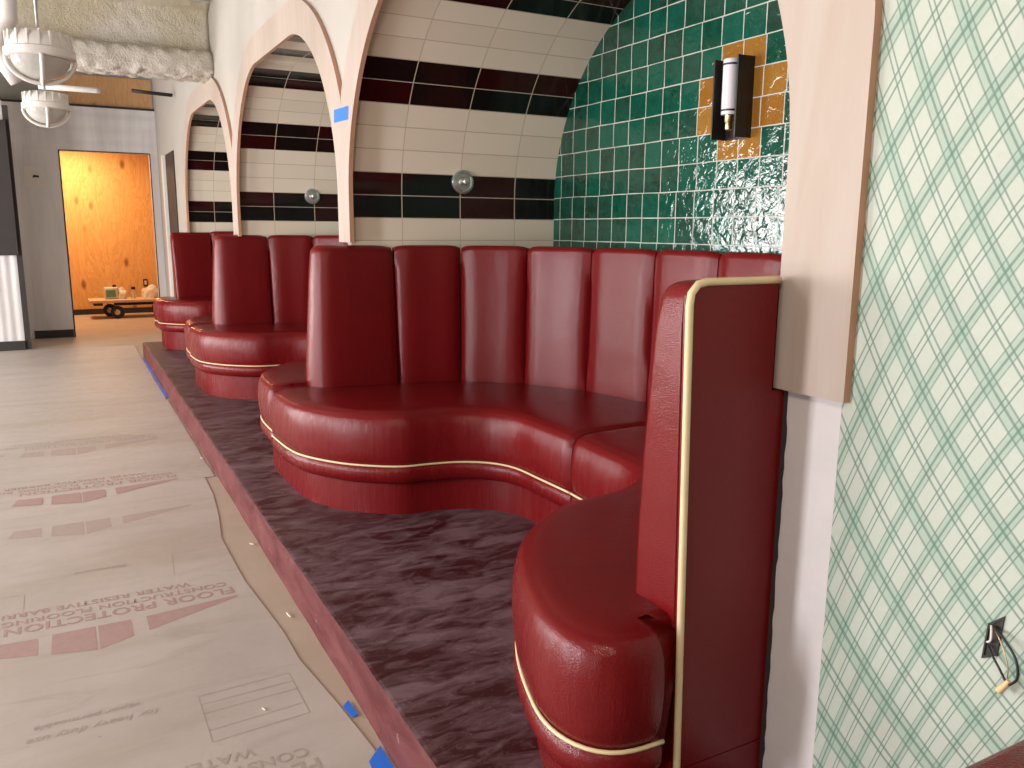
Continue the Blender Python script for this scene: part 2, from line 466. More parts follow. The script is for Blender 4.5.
# plywood arch boards
labels = ['nearest birch plywood arch trim board framing the green tiled niche beside the wallpaper',
          'birch plywood arch trim board framing the second niche, seen whole with rounded top',
          'farthest and smallest looking birch plywood arch trim board, next to the plywood doorway']
for i, nc in enumerate(NICHES):
    c, a = nc['c'], nc['a']
    ao = 1.84 if i == 0 else 1.73
    zl = 1.265 if i == 0 else 1.55
    inn = rs2(arch(c, a, 1.05, zl, 60), 160)
    out = rs2(arch(c, ao, 1.26, zl, 60, nc['l'] + .0004, nc['r'] - .0004), 160)
    if i == 0:   # the far foot stops on top of the booth, the near one hangs lower
        inn = [(x, z if x > c else max(z, 1.55)) for x, z in inn]; out = [(min(x, nc['r']), z if x > c else max(z, 1.55)) for x, z in out]
    yf, yb = -0.027, -0.002
    n = len(inn); vs = []; fs = []; fm = []
    sh = lambda x: 0.0
    for y in (yf, yb):
        vs += [(x, y + sh(x), z) for x, z in inn] + [(x, y + sh(x), z) for x, z in out]
    for q in range(n - 1):
        fs.append((q, q + 1, n + q + 1, n + q)); fm.append(0)
        fs.append((2 * n + q, 2 * n + q + 1, 3 * n + q + 1, 3 * n + q)); fm.append(0)
        fs.append((q, q + 1, 2 * n + q + 1, 2 * n + q)); fm.append(1)
        fs.append((n + q, n + q + 1, 3 * n + q + 1, 3 * n + q)); fm.append(1)
    fs += [(0, n, 3 * n, 2 * n), (n - 1, 2 * n - 1, 4 * n - 1, 3 * n - 1)]; fm += [1, 1]
    o = mk('arch_trim_board', vs, fs, None, None, False, None, [M['birch'], M['birch_edge']], fm)
    tag(o, labels[i], 'arch trim', 'plywood arch trims')

# blue tape on the pier
g = G(); b = Vector((-4.705, -0.0285, 2.252))
vs = []
for y in (-0.0285, -0.0275):
    vs += [(-4.835, y, 2.222), (-4.575, y, 2.214), (-4.565, y, 2.285), (-4.83, y, 2.292)]
g.add(vs, [(0, 1, 2, 3), (4, 5, 6, 7), (0, 1, 5, 4), (1, 2, 6, 5), (2, 3, 7, 6), (3, 0, 4, 7)])
tag(g.obj('painter_tape', M['blue_tape']), 'blue painter tape strip across the pier between the two nearest arches', 'tape')

# ------------------------------------------------------------------ booths
PZ = 0.188; SEAT = 0.735; BT = 1.535
HALF_FRONT_FAR = [(0, .461), (.246, .449), (.463, .433), (.60, .363), (.687, .235), (.723, .085), (.742, -.05), (.815, -.175), (.948, -.313), (1.16, -.435), (1.36, -.476), (1.673, -.486)]
HALF_FRONT_END = [(0, .461), (.246, .449), (.463, .433), (.60, .363), (.687, .235), (.723, .085), (.742, -.05), (.815, -.175), (.948, -.328), (1.16, -.455), (1.374, -.532), (1.49, -.551), (1.574, -.535), (1.63, -.495), (1.658, -.437), (1.664, -.345)]
HALF_BACK_FAR = [(0, 1.255), (.43, 1.225), (.85, 1.13), (1.20, .925), (1.44, .62), (1.535, .30), (1.545, .0), (1.55, -.10), (1.6, -.12), (1.673, -.12)]
HALF_BACK_END = [(0, 1.255), (.43, 1.225), (.85, 1.13), (1.20, .925), (1.44, .62), (1.52, .30), (1.49, .0), (1.46, -.10), (1.47, -.20), (1.50, -.245), (1.56, -.262), (1.622, -.268)]
HALF_FRONT_END3 = [(u, y + (.075 if u > 1.3 else 0)) for u, y in HALF_FRONT_END]
BACK_PATH = [(0, 1.265), (.22, 1.255), (.433, 1.233), (.66, 1.19), (.87, 1.13), (1.06, 1.04), (1.22, .925), (1.37, .78), (1.48, .625), (1.545, .44), (1.572, .235)]

def cushion(front, back, sgn, X0, root, far_double):
    NS = 84
    F = [Vector(p) for p in front]; B = [Vector(p) for p in back]
    Fp = catmull(F, NS); Bp = catmull(B, NS)
    nrm = normals(Fp, -1)             # pointing away from body? fixed below
    cols = []
    for i in range(NS):
        n = nrm[i]
        if n.dot(Fp[i] - Bp[i]) < 0: n = -n
        s = plen_cache(Fp, i)
        e = 0.0
        for dist, R_ in ((s, 0.035),) + (((plen(Fp) - s), 0.004),) :
            if dist < R_:
                u = 1 - dist / R_; e = max(e, 0.02 * (1 - math.sqrt(max(0, 1 - u * u))))
        f = Fp[i]; b = Bp[i]; dirin = (b - f); ln = dirin.length; dirin.normalize()
        prof = []
        # from inner bottom up, across the top, over the front edge, down to the piping, the lower roll, under
        prof.append((b, 0.36)); prof.append((b, SEAT - 0.01 - e))
        for t in (0.75, 0.5, 0.3):
            prof.append((f - n * 0.09 + (b - (f - n * 0.09)) * t, SEAT + 0.004 - e * .6))
        for off, z in ((-0.085, SEAT + .002), (-0.055, SEAT - .004), (-0.038, SEAT - .0085), (-0.034, SEAT - .0115), (-0.026, SEAT - .0125), (-0.012, SEAT - .022), (0.0, SEAT - .042), (0.009, SEAT - .075),
                       (0.014, SEAT - .12), (0.014, SEAT - .17), (0.010, SEAT - .21), (0.004, 0.485), (-0.004, 0.468), (-0.009, 0.461)):
            prof.append((f + n * (off - e), z - (e * 0.5 if z > .68 else 0)))
        for off, z in ((-0.008, 0.455), (0.003, 0.446), (0.008, 0.425), (0.006, 0.40), (-0.006, 0.376), (-0.022, 0.362), (-0.05, 0.36)):
            prof.append((f + n * (off - e * .6), z))
        cols.append(prof)
    m = len(cols[0]); vs = []; fs = []
    for prof in cols:
        for p, z in prof: vs.append(Vector((X0 + sgn * KX[0] * p.x, p.y, z)) - root.location)
    for i in range(NS - 1):
        for q in range(m):
            r = (q + 1) % m; fs.append((i * m + q, (i + 1) * m + q, (i + 1) * m + r, i * m + r))
    fs += [tuple(range(m)), tuple((NS - 1) * m + q for q in range(m))]
    o = mk('seat_cushion', vs, fs, M['leather_seat'], root, True, 50)
    # piping
    pp = []
    for i in range(NS):
        n = nrm[i]
        if n.dot(Fp[i] - Bp[i]) < 0: n = -n
        if i in (0,) or i == NS - 1: pass
        p = Fp[i] + n * (-0.001); pp.append(Vector((X0 + sgn * KX[0] * p.x, p.y, 0.459)))
    g = G().tube(pp, 0.0055, 8); q = g.obj('piping', M['piping'], root, True); q.parent = o
    # parent offset: o sits at root origin
    return o, Fp, Bp, nrm

def plen_cache(P, i):
    return sum((P[k + 1] - P[k]).length for k in range(i))

def base_part(F_l, F_r, X0, root):
    # recessed plinth below the seat: one wall following both halves
    def side(front, back, sgn):
        Fp = catmull([Vector(p) for p in front], 70); Bp = catmull([Vector(p) for p in back], 70); nr = normals(Fp, -1); out = []
        for i in range(70):
            n = nr[i]
            if n.dot(Fp[i] - Bp[i]) < 0: n = -n
            p = Fp[i] - n * 0.062; q = Fp[i] - n * 0.11
            out.append((Vector((X0 + sgn * KX[0] * p.x, p.y)), Vector((X0 + sgn * KX[0] * q.x, q.y))))
        return out
    a = side(F_l[0], F_l[1], -1)[::-1]; b = side(F_r[0], F_r[1], 1)[1:]
    P = a + b; vs = []; fs = []
    for p, q in P:
        for v, z in ((p, PZ - DZ[0]), (p, .365), (q, .365), (q, PZ - DZ[0])): vs.append(Vector((v.x, v.y, z)) - root.location)
    n = len(P)
    for i in range(n - 1):
        for k in range(4):
            l = (k + 1) % 4; fs.append((i * 4 + k, i * 4 + l, (i + 1) * 4 + l, (i + 1) * 4 + k))
    fs += [(0, 1, 2, 3), tuple((n - 1) * 4 + k for k in range(4))]
    return mk('seat_base', vs, fs, M['leather_seat'], root, True, 50)

def channel(path, root, name='back_channel', depth=0.075, closed_nose=False, bulge=0.03, depthf=None, back_sign=None, zb=0.70, toplow=0.0):
    NS = len(path); nr = normals(path, 1)
    # normals must point to the sitter: decided by back_sign point
    vs = []; m = None
    for i in range(NS):
        n = nr[i] * back_sign
        t = i / (NS - 1); q = abs(2 * t - 1)
        pw = 5 if not closed_nose else 14
        fall = 1 - q ** pw
        bl = bulge * fall - 0.012 * (1 - fall)
        zt = BT - 0.014 * (q ** 8) - toplow
        d = depthf(path[i]) if depthf else depth
        loop = []
        for z in (zb, 0.85, 1.0, 1.15, 1.3, 1.40):
            lean = (0.055 if closed_nose else 0.028) * (1 - (z - zb) / (BT - zb)); sw = 1 - 0.25 * ((z - 1.1) / .4) ** 2
            loop.append((bl * sw + lean, z))
        for k in range(6):
            a = PI / 2 * k / 5; R_ = 0.05 if closed_nose else 0.032
            loop.append((bl * 0.75 - R_ + R_ * math.cos(a), zt - R_ + R_ * math.sin(a) - 0.0 ))
        loop.append((-d * 0.8, zt - .002)); loop.append((-d, zt - 0.015)); loop.append((-d, zb))
        m = len(loop)
        for off, z in loop:
            p = path[i] + n * off; vs.append(Vector((p.x, p.y, z)) - root.location)
    fs = []
    for i in range(NS - 1):
        for k in range(m):
            l = (k + 1) % m; fs.append((i * m + k, i * m + l, (i + 1) * m + l, (i + 1) * m + k))
    fs += [tuple(range(m)), tuple((NS - 1) * m + k for k in range(m))]
    return mk(name, vs, fs, M['leather'], root, True, 55)

KX = [1.0]
DZ = [0.0]
def booth(X0, near, far, label, kx=1.0, pip=True, yo=0.0, dz=0.0):
    KX[0] = kx; DZ[0] = dz
    root = empty('banquette_booth', (X0, 0.6, PZ), label, 'booth', 'red leather banquette booths')
    FE = HALF_FRONT_END; BE = HALF_BACK_END; FF = HALF_FRONT_FAR; BF = HALF_BACK_FAR
    fr = (FE, BE) if near == 'end' else (FF, BF)
    fl = (HALF_FRONT_END3 if not pip else FE, BE) if far == 'end' else (FF, BF)
    cushion(fl[0], fl[1], -1, X0 - .004, root, far)
    cushion(fr[0], fr[1], 1, X0 + .004, root, near)
    base_part(fl, fr, X0, root)
    half = catmull([Vector(p) for p in BACK_PATH], 200)
    # channel joints by arc position: 0, .43, .87, ...
    L = plen(half); cuts = [0, .44, .885, 1.30, 1.70, L]
    for sgn in (-1, 1):
        for a, b in zip(cuts, cuts[1:]):
            seg = []
            K = 15
            for k in range(K):
                s = a + .003 + (b - a - .006) * k / (K - 1); seg.append(at(half, s))
            seg = [Vector((X0 + sgn * kx * p.x, p.y)) for p in seg]
            channel(seg, root, back_sign=1 if sgn > 0 else -1)
        kind = near if sgn > 0 else far
        xx = lambda u: X0 + sgn * kx * u
        if kind == 'double':
            cx = 1.67
            pts = [(1.574, .228), (1.574, .08), (1.575, -.06), (1.580, -.14)]
            R_ = cx - 1.580
            for k in range(1, 12):
                a = PI * k / 12; pts.append((cx - R_ * math.cos(a), -.14 - R_ * math.sin(a)))
            pts += [(1.760, -.14), (1.758, -.06), (1.756, -.012)]
            seg = resample([Vector((xx(p[0]), p[1])) for p in pts], 40)
            channel(seg, root, name='arm_end', closed_nose=True, bulge=0.0, back_sign=1 if sgn > 0 else -1,
                    depthf=lambda p: 0.088 if p.y < -.03 else 0.05)
        elif kind == 'plain':
            seg = resample([Vector((xx(1.574), .228)), Vector((xx(1.572), .1)), Vector((xx(1.57), -.0))], 8)
            channel(seg, root, back_sign=1 if sgn > 0 else -1, bulge=.02)
        elif kind == 'end':
            # upright padded arm with flat outer side panel
            vs = []; fs = []; rows = []
            zs = [PZ, .36, .5, .72, .9, 1.1, 1.3, 1.42, 1.48, 1.504, 1.517, 1.521]
            for z in zs:
                f = (z - PZ) / (BT - PZ)
                ui = 1.447 + .072 * max(0.0, (z - .74) / .76) ** 1.5; yf = -.278 - .030 * f; uo = 1.625
                e = 0.0 if z < 1.48 else {1.504: .012, 1.517: .026, 1.521: .045}.get(z, 0.004)
                ui += e; yf += e
                r = .035; P = [(uo, .232), (uo, yf + .008), (uo - .006, yf)]
                for k in range(7):
                    a = PI / 2 * k / 6; P.append((ui + r - r * math.sin(a), yf + r - r * math.cos(a)))
                P += [(ui, -.1), (ui + .025, .1), (ui + .045, .232)]
                rows.append(P)
                for u, y in P: vs.append(Vector((xx(u), y + (yo if y < -.15 else 0), z)) - root.location)
            m = len(rows[0])
            for i in range(len(zs) - 1):
                for k in range(m):
                    l = (k + 1) % m; fs.append((i * m + k, i * m + l, (i + 1) * m + l, (i + 1) * m + k))
            fs += [tuple(range(m)), tuple((len(zs) - 1) * m + k for k in range(m))]
            mk('arm', vs, fs, M['leather'], root, True, 40)
            # flat side panel with rounded top front corner, split at the plinth seam
            if not pip: continue
            def panel(z0, z1, rc, nm):
                P = []
                yA = lambda z: -.278 - .030 * (z - PZ) / (BT - PZ)
                P += [(.232, z0), (yA(z0), z0)]
                if rc:
                    for k in range(7):
                        a = PI / 2 * k / 6; P.append((yA(z1) + rc - rc * math.cos(a), z1 - rc + rc * math.sin(a)))
                else: P.append((yA(z1), z1))
                P += [(-.047, z1), (-.047, 1.262), (.232, 1.262)] if rc else [(.232, z1)]
                n = len(P)
                v2 = [Vector((xx(1.626), y, z)) - root.location for y, z in P] + [Vector((xx(1.645), y, z)) - root.location for y, z in P]
                f2 = [tuple(range(n)), tuple(range(n, 2 * n))] + [(k, (k + 1) % n, n + (k + 1) % n, n + k) for k in range(n)]
                return mk(nm, v2, f2, M['leather'], root), P
            o, P = panel(.349, BT - .014, .04, 'side_panel'); panel(PZ + .001, .346, 0, 'side_panel')
            pp = [Vector((xx(1.645), -.278, PZ + .004))] + [Vector((xx(1.645), y, z)) for y, z in P[1:-2]]
            pp = resample(pp, 60)
            G().tube(pp, .0088, 10).obj('panel_piping', M['piping'], root, True)
    root.location.z += dz
    return root
def at(P, s):
    acc = 0
    for a, b in zip(P, P[1:]):
        d = (b - a).length
        if acc + d >= s: return a.lerp(b, (s - acc) / d if d else 0)
        acc += d
    return P[-1]
booth(-3.03, 'end', 'double', 'nearest dark red leather booth with tall flat side panel edged in cream piping')
booth(-6.315, 'plain', 'double', 'middle dark red leather booth below the second arch', .965, dz=.028)
booth(-9.535, 'plain', 'end', 'farthest dark red leather booth, next to the plywood doorway', .965, False, .075, dz=.045)

# booth bench beyond the frame edge at lower right
r = empty('bench_seat', (-.1, -.3, PZ), 'sliver of dark red bench seat against the wallpaper at lower right corner', 'bench')
g = G(); g.rbox(-.725, .55, -.62, -.02, .42, .768, .02, 3); g.obj('seat_cushion', M['leather'], r, True, 60)
g = G(); g.box(-.66, .55, -.56, -.02, PZ, .42); g.obj('seat_base', M['leather'], r)

# ------------------------------------------------------------------ floor, platform
struct(G().box(-14.05, 3.2, -6.05, 0.0, -.05, 0.0).obj('floor', M['floor']))
struct(G().box(-17.6, -14.05, -2.6, 1.6, -.05, 0.0).obj('floor', M['floor']))
def edge_y(x): return -.703 + .0105 * (-x - 2)
g = G(); xs = [1.5 - i * (12.9 / 60) for i in range(61)]
vs = []; n = len(xs); rj = random.Random(5)
for x in xs:
    y = edge_y(x) + rj.uniform(-.002, .002); vs += [(x, y, 0), (x, y, PZ - .012), (x, y + .008, PZ - .002), (x, y + .02, PZ), (x, 1.35, PZ), (x, 1.35, 0)]
fs = []; fm = []
for i in range(n - 1):
    for k in range(6):
        l = (k + 1) % 6; fs.append((i * 6 + k, i * 6 + l, (i + 1) * 6 + l, (i + 1) * 6 + k)); fm.append(1 if k in (0, 1) else 0)
fs += [tuple(range(6)), tuple((n - 1) * 6 + k for k in range(6))]; fm += [1, 1]
struct(mk('floor_platform', vs, fs, None, None, False, None, [M['platform'], M['riser']], fm))

# protection boards
def sheet(poly, z, label, th=.003):
    n = len(poly); vs = [(x, y, z) for x, y in poly] + [(x, y, z + th) for x, y in poly]
    fs = [tuple(range(n)), tuple(range(n, 2 * n))] + [(k, (k + 1) % n, n + (k + 1) % n, n + k) for k in range(n)]
    o = mk('floor_protection_board', vs, fs, M['board'])
    return tag(o, label, 'floor covering', 'cardboard floor protection sheets')
def ragged(x0, x1, yfun, n, amp, seed):
    q = random.Random(seed); out = []
    for i in range(n + 1):
        x = x0 + (x1 - x0) * i / n; out.append((x, yfun(x) + q.uniform(-amp, amp)))
    return out
near_edge = [(-2.15, -.735), (-2.3, -.735), (-2.6, -.76), (-2.96, -.80), (-3.21, -.80), (-3.81, -.84), (-4.41, -.84), (-4.8, -.79), (-5.2, -.755), (-5.62, -.742)]
sheet([(1.4, -.75)] + near_edge + [(-5.62, -3.2), (1.4, -3.2)], .001, 'large printed cardboard floor sheet in the foreground with red block print')
sheet(ragged(-5.60, -8.40, lambda x: edge_y(x) - .02, 14, .004, 2) + [(-8.56, -3.2), (-5.60, -3.2)], .002, 'cardboard floor sheet in the middle distance with two faint rows of red print')
sheet(ragged(-8.38, -12.6, lambda x: edge_y(x) - .03, 18, .006, 3) + [(-12.7, -3.2), (-8.54, -3.2)], .0035, 'farthest plain cardboard floor sheet ending before the doorway wall')
SHEETS = [o for o in bpy.data.objects if o.name.startswith('floor_protection_board')]
def flat(name, polys, z, mat, parent, kind=None):
    vs = []; fs = []
    for P in polys:
        b = len(vs); n = len(P); vs += [(x, y, z) for x, y in P]; fs.append(tuple(range(b, b + n)))
    o = mk(name, vs, fs, mat, parent)
    return o
def text(body, loc, size, mat, parent, bold=0.0, rot=-PI / 2, shear=0.0, xs=1.0):
    cu = bpy.data.curves.new('print', 'FONT'); cu.body = body; cu.size = size; cu.offset = bold; cu.shear = shear; cu.space_character = 1.05
    t = bpy.data.objects.new('tmp_text', cu); C.objects.link(t)
    bpy.context.view_layer.update()
    dg = bpy.context.evaluated_depsgraph_get()
    me = bpy.data.meshes.new_from_object(t.evaluated_get(dg)); bpy.data.objects.remove(t)
    me.materials.clear(); me.materials.append(mat); me.name = 'printed_text'
    for v in me.vertices: v.co.x *= xs
    o = bpy.data.objects.new('printed_text', me); o.location = loc; o.rotation_euler = (0, 0, rot); C.objects.link(o); o.parent = parent
    return o
def print_row(x, z, par, faint=False, y0=-.9, blocks=True, txt=True):
    m = M['ink_faint'] if faint else M['ink']
    if blocks:
        P = [[(x, -1.81), (x + .01, -1.68), (x + .16, -1.68), (x + .12, -1.84)], [(x, -1.63), (x, -1.475), (x + .22, -1.475), (x + .18, -1.635)],
             [(x, -1.465), (x, -1.34), (x + .16, -1.34), (x + .22, -1.465)], [(x, -1.28), (x - .04, -.9), (x - .02, -.9), (x + .06, -1.1), (x + .14, -1.28)],
             [(x, -2.3), (x, -1.93), (x + .06, -1.93), (x + .02, -2.3)]]
        flat('printed_blocks', P, z, m, par)
    if txt:
        text('FLOOR PROTECTION', (x - .135, y0, z + .0003), .095, m, par, .002, xs=.95)
        text('CONSTRUCTION FLOORING BOARD', (x - .205, y0 - .02, z + .0003), .066, m, par, .001)
        text('WATER RESISTIVE BARRIER', (x - .28, y0 - .17, z + .0003), .066, m, par, .001)
s0, s1, s2 = SHEETS[:3]
print_row(-3.62, .0046, s0)
print_row(-2.20, .0046, s0, True, blocks=False)
print_row(-5.03, .0046, s0, True, txt=False)
print_row(-5.44 - .18, .0056, s1, False)
print_row(-6.82, .0056, s1, True)
# italic line and specification table
text('fibreboard', (-4.27, -1.31, .0049), .05, M['ink_faint'], s0, .0, shear=.3)
text('for heavy duty use', (-2.86, -1.31, .0049), .05, M['ink_faint'], s0, .0, shear=.3)
text('vapor permeable', (-2.93, -1.36, .0049), .045, M['ink_faint'], s0, .0, shear=.3)
def lines(segs, w, z, mat, par, name):
    P = []
    for (x0, y0), (x1, y1) in segs:
        d = Vector((x1 - x0, y1 - y0)).normalized(); n = Vector((-d.y, d.x)) * w / 2
        P.append([(x0 + n.x, y0 + n.y), (x1 + n.x, y1 + n.y), (x1 - n.x, y1 - n.y), (x0 - n.x, y0 - n.y)])
    return flat(name, P, z, mat, par)
lines([((-2.87, -1.18), (-2.88, -.86)), ((-2.88, -.86), (-2.59, -.86)), ((-2.59, -.86), (-2.57, -1.18)), ((-2.57, -1.18), (-2.87, -1.18)),
       ((-2.81, -1.18), (-2.82, -.86)), ((-2.75, -1.18), (-2.76, -.86)), ((-2.64, -1.18), (-2.66, -.86))], .003, .0047, M['ink_faint'], s0, 'printed_table')
lines([((-4.3, -1.1), (-4.3, -.93)), ((-4.3, -1.1), (-4.02, -1.12)), ((-2.95, -2.1), (-2.95, -1.85)), ((-4.1, -1.9), (-4.1, -1.74)), ((-4.1, -1.74), (-3.86, -1.74)), ((-5.95, -1.66), (-5.7, -1.66))], .003, .0047, M['ink_faint'], s0, 'printed_lines')
# white plaster crumb on board and along the riser
def crumb(x, y, z, l, w, ang, label):
    bm = bmesh.new(); bmesh.ops.create_icosphere(bm, subdivisions=2, radius=1)
    rr = random.Random(int(x * 100))
    for v in bm.verts:
        v.co *= 1 + rr.uniform(-.25, .25); v.co = Vector((v.co.x * l, v.co.y * w, v.co.z * .004)); v.co.rotate(Matrix.Rotation(ang, 3, 'Z'))
    me = bpy.data.meshes.new('plaster_crumb'); bm.to_mesh(me); bm.free(); me.materials.append(M['paper'])
    o = bpy.data.objects.new('plaster_crumb', me); o.location = (x, y, z + .003); o.scale = (.6, .6, .6); C.objects.link(o); tag(o, label, 'debris', 'plaster crumbs on the floor')
crumb(-2.68, -.995, .004, .022, .004, .3, 'thin white sliver of plaster on the floor sheet inside the printed table')
crumb(-4.25, -.715, .003, .03, .014, .5, 'white plaster scrap at the foot of the platform edge')
crumb(-3.35, -.745, .003, .05, .007, .1, 'long white plaster splinter along the foot of the platform')
crumb(-1.93, -.30, PZ - .003, .06, .03, .8, 'white plaster smear on the platform beside the nearest seat lobe')
crumb(-6.1, -.69, .003, .035, .016, .2, 'small pale plaster scrap by the platform, farther along')
# blue tapes on floor
def tape(poly, z, label, name='painter_tape'):
    n = len(poly); vs = [(x, y, z) for x, y in poly] + [(x, y, z + .001) for x, y in poly]
    fs = [tuple(range(n)), tuple(range(n, 2 * n))] + [(k, (k + 1) % n, n + (k + 1) % n, n + k) for k in range(n)]
    tag(mk(name, vs, fs, M['blue_tape']), label, 'tape')
tape([(-2.60, -.722), (-2.50, -.718), (-2.49, -.742), (-2.57, -.75)], .0045, 'small torn piece of blue tape on the floor against the platform')
tape([(-2.30, -.712), (-2.05, -.712), (-2.05, -.79), (-2.24, -.77)], .0045, 'larger blue tape piece at the bottom edge beside the platform')
tape([(-8.5, edge_y(-8.5) - .003), (-8.5, edge_y(-8.5) - .032), (-9.3, edge_y(-9.3) - .018), (-10.4, edge_y(-10.4) - .032), (-11.3, edge_y(-11.3) - .022), (-11.3, edge_y(-11.3) - .003)], .0072,
     'long blue tape line at the foot of the platform far down the room')

# ------------------------------------------------------------------ wall fittings
# sconce on green tiles
X1, Y1 = -3.022, 1.35
r = empty('wall_sconce', (X1, Y1, 2.07), 'black box sconce with white tube lamp on the ochre tile cross', 'wall light')
g = G(); g.box(-3.105, -2.944, Y1 - .012, Y1, 2.05, 2.405); g.obj('back_plate', M['black_metal'], r)
for x in (-3.105, -2.952): G().box(x, x + .008, Y1 - .098, Y1 - .012, 2.05, 2.405).obj('side_fin', M['black_metal'], r)
G().lathe([(0.0, 2.40), (.034, 2.40), (.038, 2.396), (.038, 2.38), (.036, 2.378), (.036, 2.374), (.038, 2.372), (.038, 2.18), (.036, 2.178), (.036, 2.172), (.038, 2.17), (.038, 2.155), (.0, 2.155)], 28,
          Matrix.Translation((X1, Y1 - .065, 0))).obj('lamp_tube', M['tube'], r, True, 40)
for z in (2.375, 2.174):
    G().lathe([(.0355, z - .004), (.0388, z - .004), (.0388, z + .004), (.0355, z + .004)], 28, Matrix.Translation((X1, Y1 - .065, 0))).obj('tube_band', M['black_metal'], r, True, 40)
G().lathe([(0, 2.155), (.022, 2.155), (.022, 2.125), (.018, 2.12), (.018, 2.09), (.012, 2.085), (.0, 2.085)], 20, Matrix.Translation((X1, Y1 - .065, 0))).obj('lamp_socket', M['brass'], r, True, 40)
# round nickel fixtures on vault side walls
def disc(x, y, z, label):
    r = empty('wall_light_base', (x, y, z), label, 'wall light base', 'round nickel light bases on the vaults')
    R_ = Matrix.Translation((x, y, z)) @ Matrix.Rotation(PI / 2, 4, 'Y')
    G().lathe([(0, 0), (.072, 0), (.072, .008), (.068, .016), (.056, .018), (.050, .012), (.028, .012), (.024, .02), (0, .022)], 36, R_).obj('round_plate', M['chrome'], r, True, 40)
    G().lathe([(.0, .02), (.012, .02), (.012, .045), (.020, .05), (.020, .062), (.014, .068), (0, .068)], 24, R_).obj('centre_knob', M['chrome'], r, True, 40)
disc(-4.656, .697, 1.908, 'round brushed nickel wall light base on the nearest striped tile vault')
disc(-7.872, .665, 1.92, 'round brushed nickel wall light base on the second striped tile vault')

# electrical box in wallpaper
r = empty('electrical_box', (-.835, -.006, .875), 'open black electrical box cut into the green wallpaper with loose wires', 'electrical box')
bx = [(-.851, .832), (-.823, .850), (-.818, .932), (-.846, .906)]
vs = []
for y in (-.009, .045): vs += [(x, y, z) for x, z in bx]
ins = [(-.847, .840), (-.827, .854), (-.822, .923), (-.843, .902)]
g = G(); vs = [(x, -.010, z) for x, z in bx] + [(x, -.010, z) for x, z in ins] + [(x, -.0062, z) for x, z in bx] + [(x, -.0068, z) for x, z in ins]
fs = []
for k in range(4):
    l = (k + 1) % 4; fs += [(k, l, 4 + l, 4 + k), (k, l, 8 + l, 8 + k), (4 + k, 4 + l, 12 + l, 12 + k)]
fs.append((12, 13, 14, 15)); g.add(vs, fs); g.obj('box_rim', M['black_metal'], r)
def curve3(P, n=24): return catmull([Vector(p) for p in P], n)
G().tube(curve3([(-.840, -.012, .865), (-.825, -.022, .855), (-.805, -.03, .84), (-.790, -.03, .82)]), .0022, 8).obj('black_wire', M['wire_black'], r, True)
G().tube(curve3([(-.834, -.012, .905), (-.810, -.025, .90), (-.776, -.035, .875), (-.768, -.035, .84), (-.782, -.032, .818)]), .0024, 8).obj('black_wire', M['wire_black'], r, True)
G().tube(curve3([(-.838, -.012, .905), (-.832, -.02, .895), (-.832, -.02, .88), (-.842, -.012, .87)]), .0022, 8).obj('white_wire', M['wire_white'], r, True)
G().tube(curve3([(-.83, -.012, .90), (-.806, -.025, .88), (-.79, -.03, .85), (-.788, -.03, .82)]), .0012, 8).obj('copper_wire', M['brass'], r, True)
G().tube([(-.784, -.031, .825), (-.789, -.031, .815), (-.800, -.031, .797)], lambda t: .004 + .003 * t, 10).obj('wire_nut', M['wire_nut'], r, True, 40)

# ------------------------------------------------------------------ far wall, doorway, plywood room
XF = -13.98
def farwall():
    vs = []; fs = []
    # ribbed profile: flutes at top (z>2.75)
    def strip(y0, y1, z0, z1):
        zs = [z0]; z = z0
        while z < z1 - 1e-6:
            z = min(z1, z + .02); zs.append(z)
        def off(z):
            if z < 2.72: return 0.0
            return .012 * (0.5 + .5 * math.sin((z - 2.72) * 2 * PI / .2))
        b = len(vs)
        for z in zs: vs.extend([(XF + off(z), y0, z), (XF + off(z), y1, z)])
        for i in range(len(zs) - 1): fs.append((b + 2 * i, b + 2 * i + 1, b + 2 * i + 3, b + 2 * i + 2))
    strip(-6.0, -1.31, 0, 3.34); strip(-1.31, -.11, 2.70, 3.34); strip(-.11, 0.0, 0, 3.34)
    # door reveals
    for (y, y2, z0, z1) in ((-1.31, -1.31, 0, 2.7), (-.11, -.11, 0, 2.7)):
        b = len(vs); vs.extend([(XF, y, z0), (XF - .15, y, z0), (XF - .15, y, z1), (XF, y, z1)]); fs.append((b, b + 1, b + 2, b + 3))
    b = len(vs); vs.extend([(XF, -1.31, 2.7), (XF, -.11, 2.7), (XF - .15, -.11, 2.7), (XF - .15, -1.31, 2.7)]); fs.append((b, b + 1, b + 2, b + 3))
    return mk('wall_far', vs, fs, M['sheet'], None, True, 40)
struct(farwall())
struct(G().box(XF - .02, XF + .02, -6, 0, 3.33, 3.36).obj('trim_3', M['dark_trim']))
g = G(); g.box(XF - .01, XF + .006, -1.325, -1.305, 0, 2.71); g.box(XF - .01, XF + .006, -1.325, -.11, 2.70, 2.715); g.box(XF - .01, XF + .004, -.112, -.10, 0, 2.71)
struct(g.obj('door_1', M['dark_trim']))
struct(G().box(XF, XF + .02, -1.84, -1.33, 0, .115).obj('baseboard_far', M['dark_trim']))
# upper far wall behind
struct(G().box(XF - .12, XF - .08, -6.05, 0.02, 3.2, TOP).obj('wall_far', M['ceiling']))
tag(G().box(XF - .075, XF - .05, -1.30, -.02, 3.365, 3.78).obj('plywood_strip', M['ply2']), 'strip of pale plywood above the white far wall under the ceiling beam', 'plywood')
